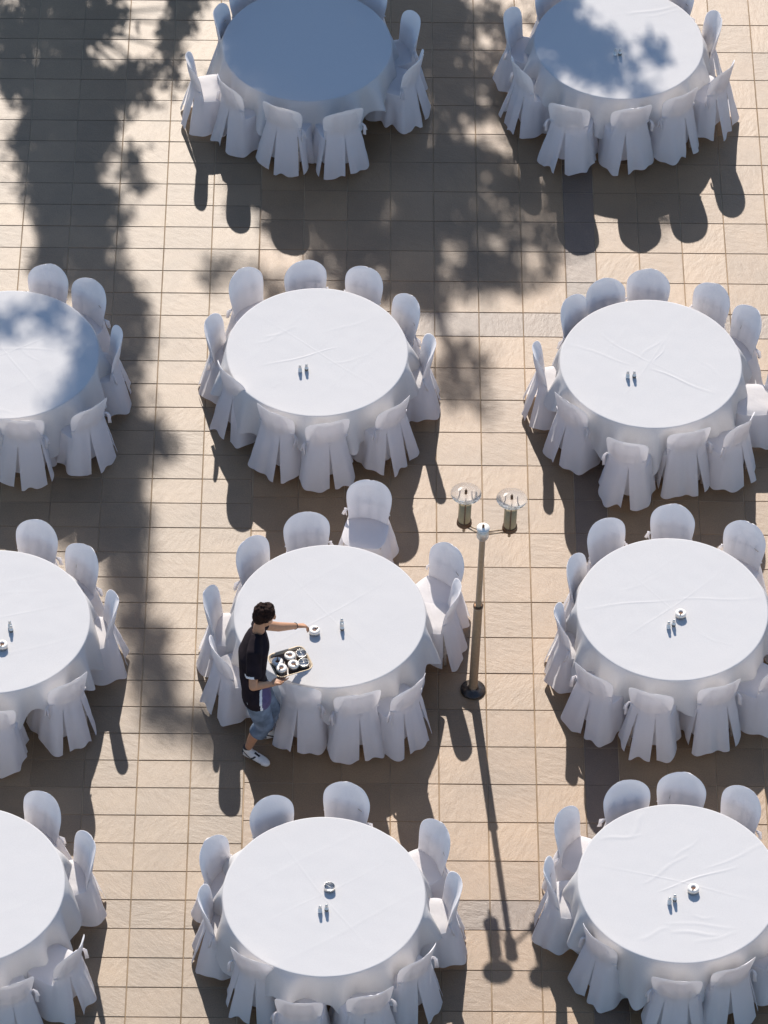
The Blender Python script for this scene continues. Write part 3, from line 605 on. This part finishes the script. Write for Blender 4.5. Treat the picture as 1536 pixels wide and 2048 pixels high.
body.ball(H(0.086, 0, -0.055), (0.012, 0.022, 0.009), 8, HM)       # lips
body.ball(H(0.083, 0, 0.03), (0.012, 0.05, 0.010), 8, HM)          # brow
for s in (-1, 1):
    body.ball(H(-0.005, s * 0.076, -0.012), (0.018, 0.008, 0.03), 10, HM)
chain(body, [nek.lerp(shR, 0.35), shR, elR, haR.lerp(elR, 0.16)], [0.045, 0.05, 0.041, 0.028])
chain(body, [nek.lerp(shL, 0.35), shL, elL, haL.lerp(elL, 0.16)], [0.045, 0.05, 0.045, 0.031])
for hp, kn, an in ((hiR, knR, anR), (hiL, knL, anL)):
    calf = kn.lerp(an, 0.32) + V(-0.02, 0, 0)
    chain(body, [hp, hp.lerp(kn, 0.5), kn, calf, an.lerp(kn, 0.12), an], [0.085, 0.075, 0.056, 0.056, 0.038, 0.036])
def hand(mb, wrist, d, palm_n, curl, spread, thumb_side, L=0.082):
    d = d.normalized(); pn = (palm_n - d * palm_n.dot(d)).normalized(); sd = d.cross(pn)
    c = wrist + d * 0.05
    loft(mb, [(wrist - d * 0.02, sd * 0.026, pn * 0.02), (wrist + d * 0.01, sd * 0.03, pn * 0.019), (c, sd * 0.042, pn * 0.016), (wrist + d * 0.092, sd * 0.041, pn * 0.013)], 14, 2.6)
    for k, (o, l) in enumerate(((-0.033, 0.92), (-0.011, 1.05), (0.011, 1.0), (0.032, 0.78))):
        p = wrist + d * 0.085 + sd * o * thumb_side * -1; a = curl * (0.75 + 0.25 * k); pts = [p]; ang = 0.1
        for seg, sl in enumerate((0.40, 0.34, 0.26)):
            ang += a * (0.5, 0.9, 0.7)[seg]; dr = (d * math.cos(ang) + pn * math.sin(ang) + sd * (o * thumb_side * -1) * spread).normalized(); p = p + dr * L * l * sl; pts.append(p)
        mb.tube(pts, [0.0098, 0.0092, 0.0085, 0.0068], 10); mb.ball(pts[-1], 0.0072, 8); mb.ball(pts[1], 0.0096, 8); mb.ball(pts[2], 0.009, 8)
    p = wrist + d * 0.028 + sd * 0.03 * thumb_side
    t1 = p + (d * 0.6 + sd * 0.65 * thumb_side + pn * 0.35).normalized() * 0.042; t2 = t1 + (d * 0.85 + sd * 0.1 * thumb_side + pn * 0.5).normalized() * 0.034
    mb.tube([p - sd * 0.012 * thumb_side, t1, t2], [0.015, 0.0115, 0.0085], 10); mb.ball(t2, 0.0088, 8); mb.ball(t1, 0.0115, 8)
dL = (haL - elL).normalized()
hand(body, haL, (dL + V(0.25, -0.05, 0.1)), V(0.2, -0.25, -1), 0.62, 6.0, 1)
hand(body, haR, V(0.78, 0.6, -0.02), V(0, 0, 1), 0.16, 3.0, 1)
def shoe(sole_c, dirv, nm):
    d = Vector(dirv).normalized(); s = V(-d.y, d.x, 0); mb = MB()
    loft(mb, [(sole_c - d * 0.135 + V(0, 0, 0.045), s * 0.012, V(0, 0, 0.02)), (sole_c - d * 0.12 + V(0, 0, 0.048), s * 0.032, V(0, 0, 0.044)), (sole_c - d * 0.07 + V(0, 0, 0.055), s * 0.038, V(0, 0, 0.053)), (sole_c - d * 0.01 + V(0, 0, 0.052), s * 0.039, V(0, 0, 0.05)),
              (sole_c + d * 0.05 + V(0, 0, 0.04), s * 0.046, V(0, 0, 0.038)), (sole_c + d * 0.10 + V(0, 0, 0.033), s * 0.047, V(0, 0, 0.031)), (sole_c + d * 0.14 + V(0, 0, 0.027), s * 0.036, V(0, 0, 0.024)), (sole_c + d * 0.16 + V(0, 0, 0.024), s * 0.014, V(0, 0, 0.014))], 18, 2.5)
    chain(mb, [sole_c - d * 0.075 + V(0, 0, 0.09), sole_c - d * 0.085 + V(0, 0, 0.115)], [0.042, 0.043])
    return mb, d, s
person = solid(body, 'person', M['skin'], None, 0.0055, 3)
person.location = P0
tag(person, 'person in black shirt and denim shorts bending over a table with a tray', 'person')
# hair: cap of curls
random.seed(9); hr = MB()
hr.ball(H(-0.022, 0, 0.045), (0.100, 0.086, 0.098), 20, HM)
hr.ball(H(-0.055, 0, -0.01), (0.066, 0.076, 0.075), 16, HM)
for i in range(150):
    a, b = rnd(-1, 0.62), rnd(-1, 1); c = rnd(-0.6, 1); q = Vector((a, b, c))
    if q.length < 0.2 or (a > 0.15 and c < 0.25): continue
    q.normalize()
    if q.x > 0.6 and q.z < 0.45: continue
    hr.ball(H(-0.022 + q.x * 0.098, q.y * 0.084, 0.04 + q.z * 0.1), rnd(0.010, 0.02), 8)
solid(hr, 'hair', M['hair'], person, 0.006, 1, 0.4)
# shirt
sh = MB()
loft(sh, [(pel + V(0.0, -0.005, -0.055), FW * 0.135, LT * 0.185), (pel + V(0, 0, 0.03), FW * 0.133, LT * 0.18), (wai + V(-0.022, 0, 0), FW * 0.118, LT * 0.142), (che + V(-0.02, 0, 0), FW * 0.135, LT * 0.168), (che.lerp(nek, 0.45), FW * 0.118, LT * 0.172), (che.lerp(nek, 0.75) , FW * 0.095, LT * 0.14), (nek + V(0.0, 0, 0.005), FW * 0.066, LT * 0.074)], 24, 2.3)
for s_, e_ in ((shR, elR), (shL, elL)):
    R_ = s_ is shR; m_ = s_.lerp(e_, 0.74 if R_ else 0.34); k_ = 1.0 if R_ else 0.78; sh.ball(s_, (0.076 * k_, 0.073 * k_, 0.07 * k_), 14); sh.tube([nek.lerp(s_, 0.2), nek.lerp(s_, 0.5), s_, s_.lerp(m_, 0.5), m_], [0.058, 0.066 * k_, 0.074 * k_, 0.07 * k_, 0.074 * k_], 16)
shirt = solid(sh, 'shirt', [M['shirt'], M['purple'], M['piping']], person, 0.008, 4)
def local(p): q = Vector(p); return q
for pl in shirt.data.polygons:
    q = Vector(pl.center) - pel; f_, l_, z_ = q.dot(FW), q.dot(LT), q.z
    edge = 0.015 + 0.10 * max(0.0, z_ + 0.06) * -1 + (0.55 * max(0, z_ - 0.02) ** 1.4)
    if l_ < 0.02 and z_ < 0.135:
        if f_ > edge + 0.018: pl.material_index = 1
        elif f_ > edge - 0.002: pl.material_index = 2
    # piping along the sleeve hem of the near arm
    m_ = shR.lerp(elR, 0.74); ax = (elR - shR).normalized(); w_ = Vector(pl.center) - m_
    if abs(w_.dot(ax) + 0.012) < 0.011 and (w_ - ax * w_.dot(ax)).length < 0.095 and w_.dot(FW) < 0.0: pl.material_index = 2
# small chest emblem and hem badge
MB().tube([che + FW * 0.098 + LT * -0.05 + V(0, 0, 0.05), che + FW * 0.1 + LT * -0.045 + V(0, 0, 0.02), che + FW * 0.106 + LT * -0.06 + V(0, 0, -0.01)], [(0.003, 0.005)] * 3, 6).build('chest_emblem', M['piping'], shirt)
bc = pel + FW * -0.104 + LT * -0.115 + V(0, 0, 0.0)
MB().tube([bc + V(-0.004 * math.cos(a) , -0.004, 0.012 * math.sin(a)) + V(0.011 * math.cos(a), -0.011 * math.cos(a), 0) for a in [k * PI / 5 for k in range(11)]], 0.0028, 6).build('hem_badge', M['piping'], shirt)
# denim shorts to below the knee
de = MB()
loft(de, [(pel + V(0, 0, 0.03), FW * 0.118, LT * 0.165), (pel + V(0, 0, -0.06), FW * 0.122, LT * 0.17), (pel + V(0.005, 0, -0.14), FW * 0.10, LT * 0.15)], 20)
for hp, kn, an in ((hiR, knR, anR), (hiL, knL, anL)):
    e_ = kn.lerp(an, 0.36)
    de.tube([hp, hp.lerp(kn, 0.35), hp.lerp(kn, 0.7), kn + V(0.006, 0, 0), kn.lerp(an, 0.15), e_], [0.112, 0.108, 0.098, 0.092, 0.086, 0.088], 18); de.ball(kn + V(0.01, 0, 0), 0.09, 14)
solid(de, 'denim_shorts', M['denim'], person, 0.008, 4)
for an, dv in ((anR, (0.84, -0.52, 0)), (anL, (0.93, 0.33, 0))):
    dvv = Vector(dv).normalized(); c = Vector((an.x, an.y, 0)) + dvv * 0.085
    mb, d, s = shoe(c, dv, 'shoe'); o = solid(mb, 'shoe', [M['shoe'], M['shoe_blk']], person, 0.006, 2)
    for pl in o.data.polygons:
        q = Vector(pl.center) - c; a_, b_, z_ = q.dot(d), q.dot(s), q.z
        def seg(x0, z0, x1, z1):
            t_ = min(1, max(0, ((a_ - x0) * (x1 - x0) + (z_ - z0) * (z1 - z0)) / ((x1 - x0) ** 2 + (z1 - z0) ** 2))); return math.hypot(a_ - x0 - t_ * (x1 - x0), z_ - z0 - t_ * (z1 - z0))
        if abs(b_) > 0.014 and min(seg(-0.115, 0.085, -0.02, 0.03), seg(-0.02, 0.03, 0.02, 0.075), seg(-0.02, 0.026, 0.09, 0.03)) < 0.0085: pl.material_index = 1
        if (a_ < -0.112 and z_ > 0.03) or z_ > 0.12 or (abs(b_) < 0.012 and 0.0 < a_ < 0.055 and z_ > 0.06): pl.material_index = 1
wb = haL.lerp(elL, 0.12); ax = dL; u_ = ax.cross(UPV).normalized(); w_ = ax.cross(u_)
MB().tube([wb + u_ * 0.031 * math.cos(a) + w_ * 0.031 * math.sin(a) for a in [k * PI / 8 for k in range(17)]], 0.003, 6).build('wristband', M['shoe_blk'], person)

# ------------------------------------------------------------------ serving tray with six ashtrays
ty_ = empty('serving_tray', (-0.554, 26.965, 1.0), math.radians(22)); tag(ty_, 'dark brown rectangular tray with pale rim held by the waiter', 'tray')
def rrect(w, d, r, n=6):
    o = []
    for cx, cy, a0 in ((w - r, d - r, 0), (-w + r, d - r, 1), (-w + r, -d + r, 2), (w - r, -d + r, 3)):
        for k in range(n + 1): a = (a0 + k / n) * PI / 2; o.append((cx + r * math.cos(a), cy + r * math.sin(a)))
    return o
def ringmesh(prof, name, m, parent, cap):
    vs = []; fs = []
    for off, z in prof: vs += [(x, y, z) for x, y in rrect(0.168 + off, 0.138 + off, 0.05 + off)]
    n = len(vs) // len(prof)
    for k in range(len(prof) - 1):
        for i in range(n): j = (i + 1) % n; fs.append((k * n + i, k * n + j, (k + 1) * n + j, (k + 1) * n + i))
    if cap: fs.append(tuple(range((len(prof) - 1) * n, len(prof) * n)))
    return mesh_obj(name, vs, fs, m, parent)
ringmesh([(-0.012, 0.0), (-0.0, 0.004), (-0.001, 0.0085), (-0.014, 0.008), (-0.02, 0.0075)], 'tray_floor', M['tray'], ty_, True)
ringmesh([(-0.004, 0.006), (0.012, 0.024), (0.016, 0.024), (0.016, 0.028), (0.009, 0.0285), (-0.008, 0.0095)], 'tray_rim', M['tray_rim'], ty_, False)
for i, (x, y, lid) in enumerate(((-0.671, 26.945, True), (-0.557, 27.02, True), (-0.633, 26.868, True), (-0.523, 26.915, True), (-0.452, 27.052, False), (-0.430, 26.942, False))):
    ww = ['farther of two', 'farther middle', 'nearer of two', 'nearer middle', 'farther open', 'nearer open'][i]
    lab = ('steel ashtray with pale ring lid on the tray, ' + (ww + ' at the waiter' if i in (0, 2) else ww)) if lid else 'lidless steel ashtray at the outer end of the tray, ' + ww.split()[0] + ' one'
    ashtray(lid, (x, y, 1.0087), i * 1.3, lab, 'ashtrays carried on the tray')
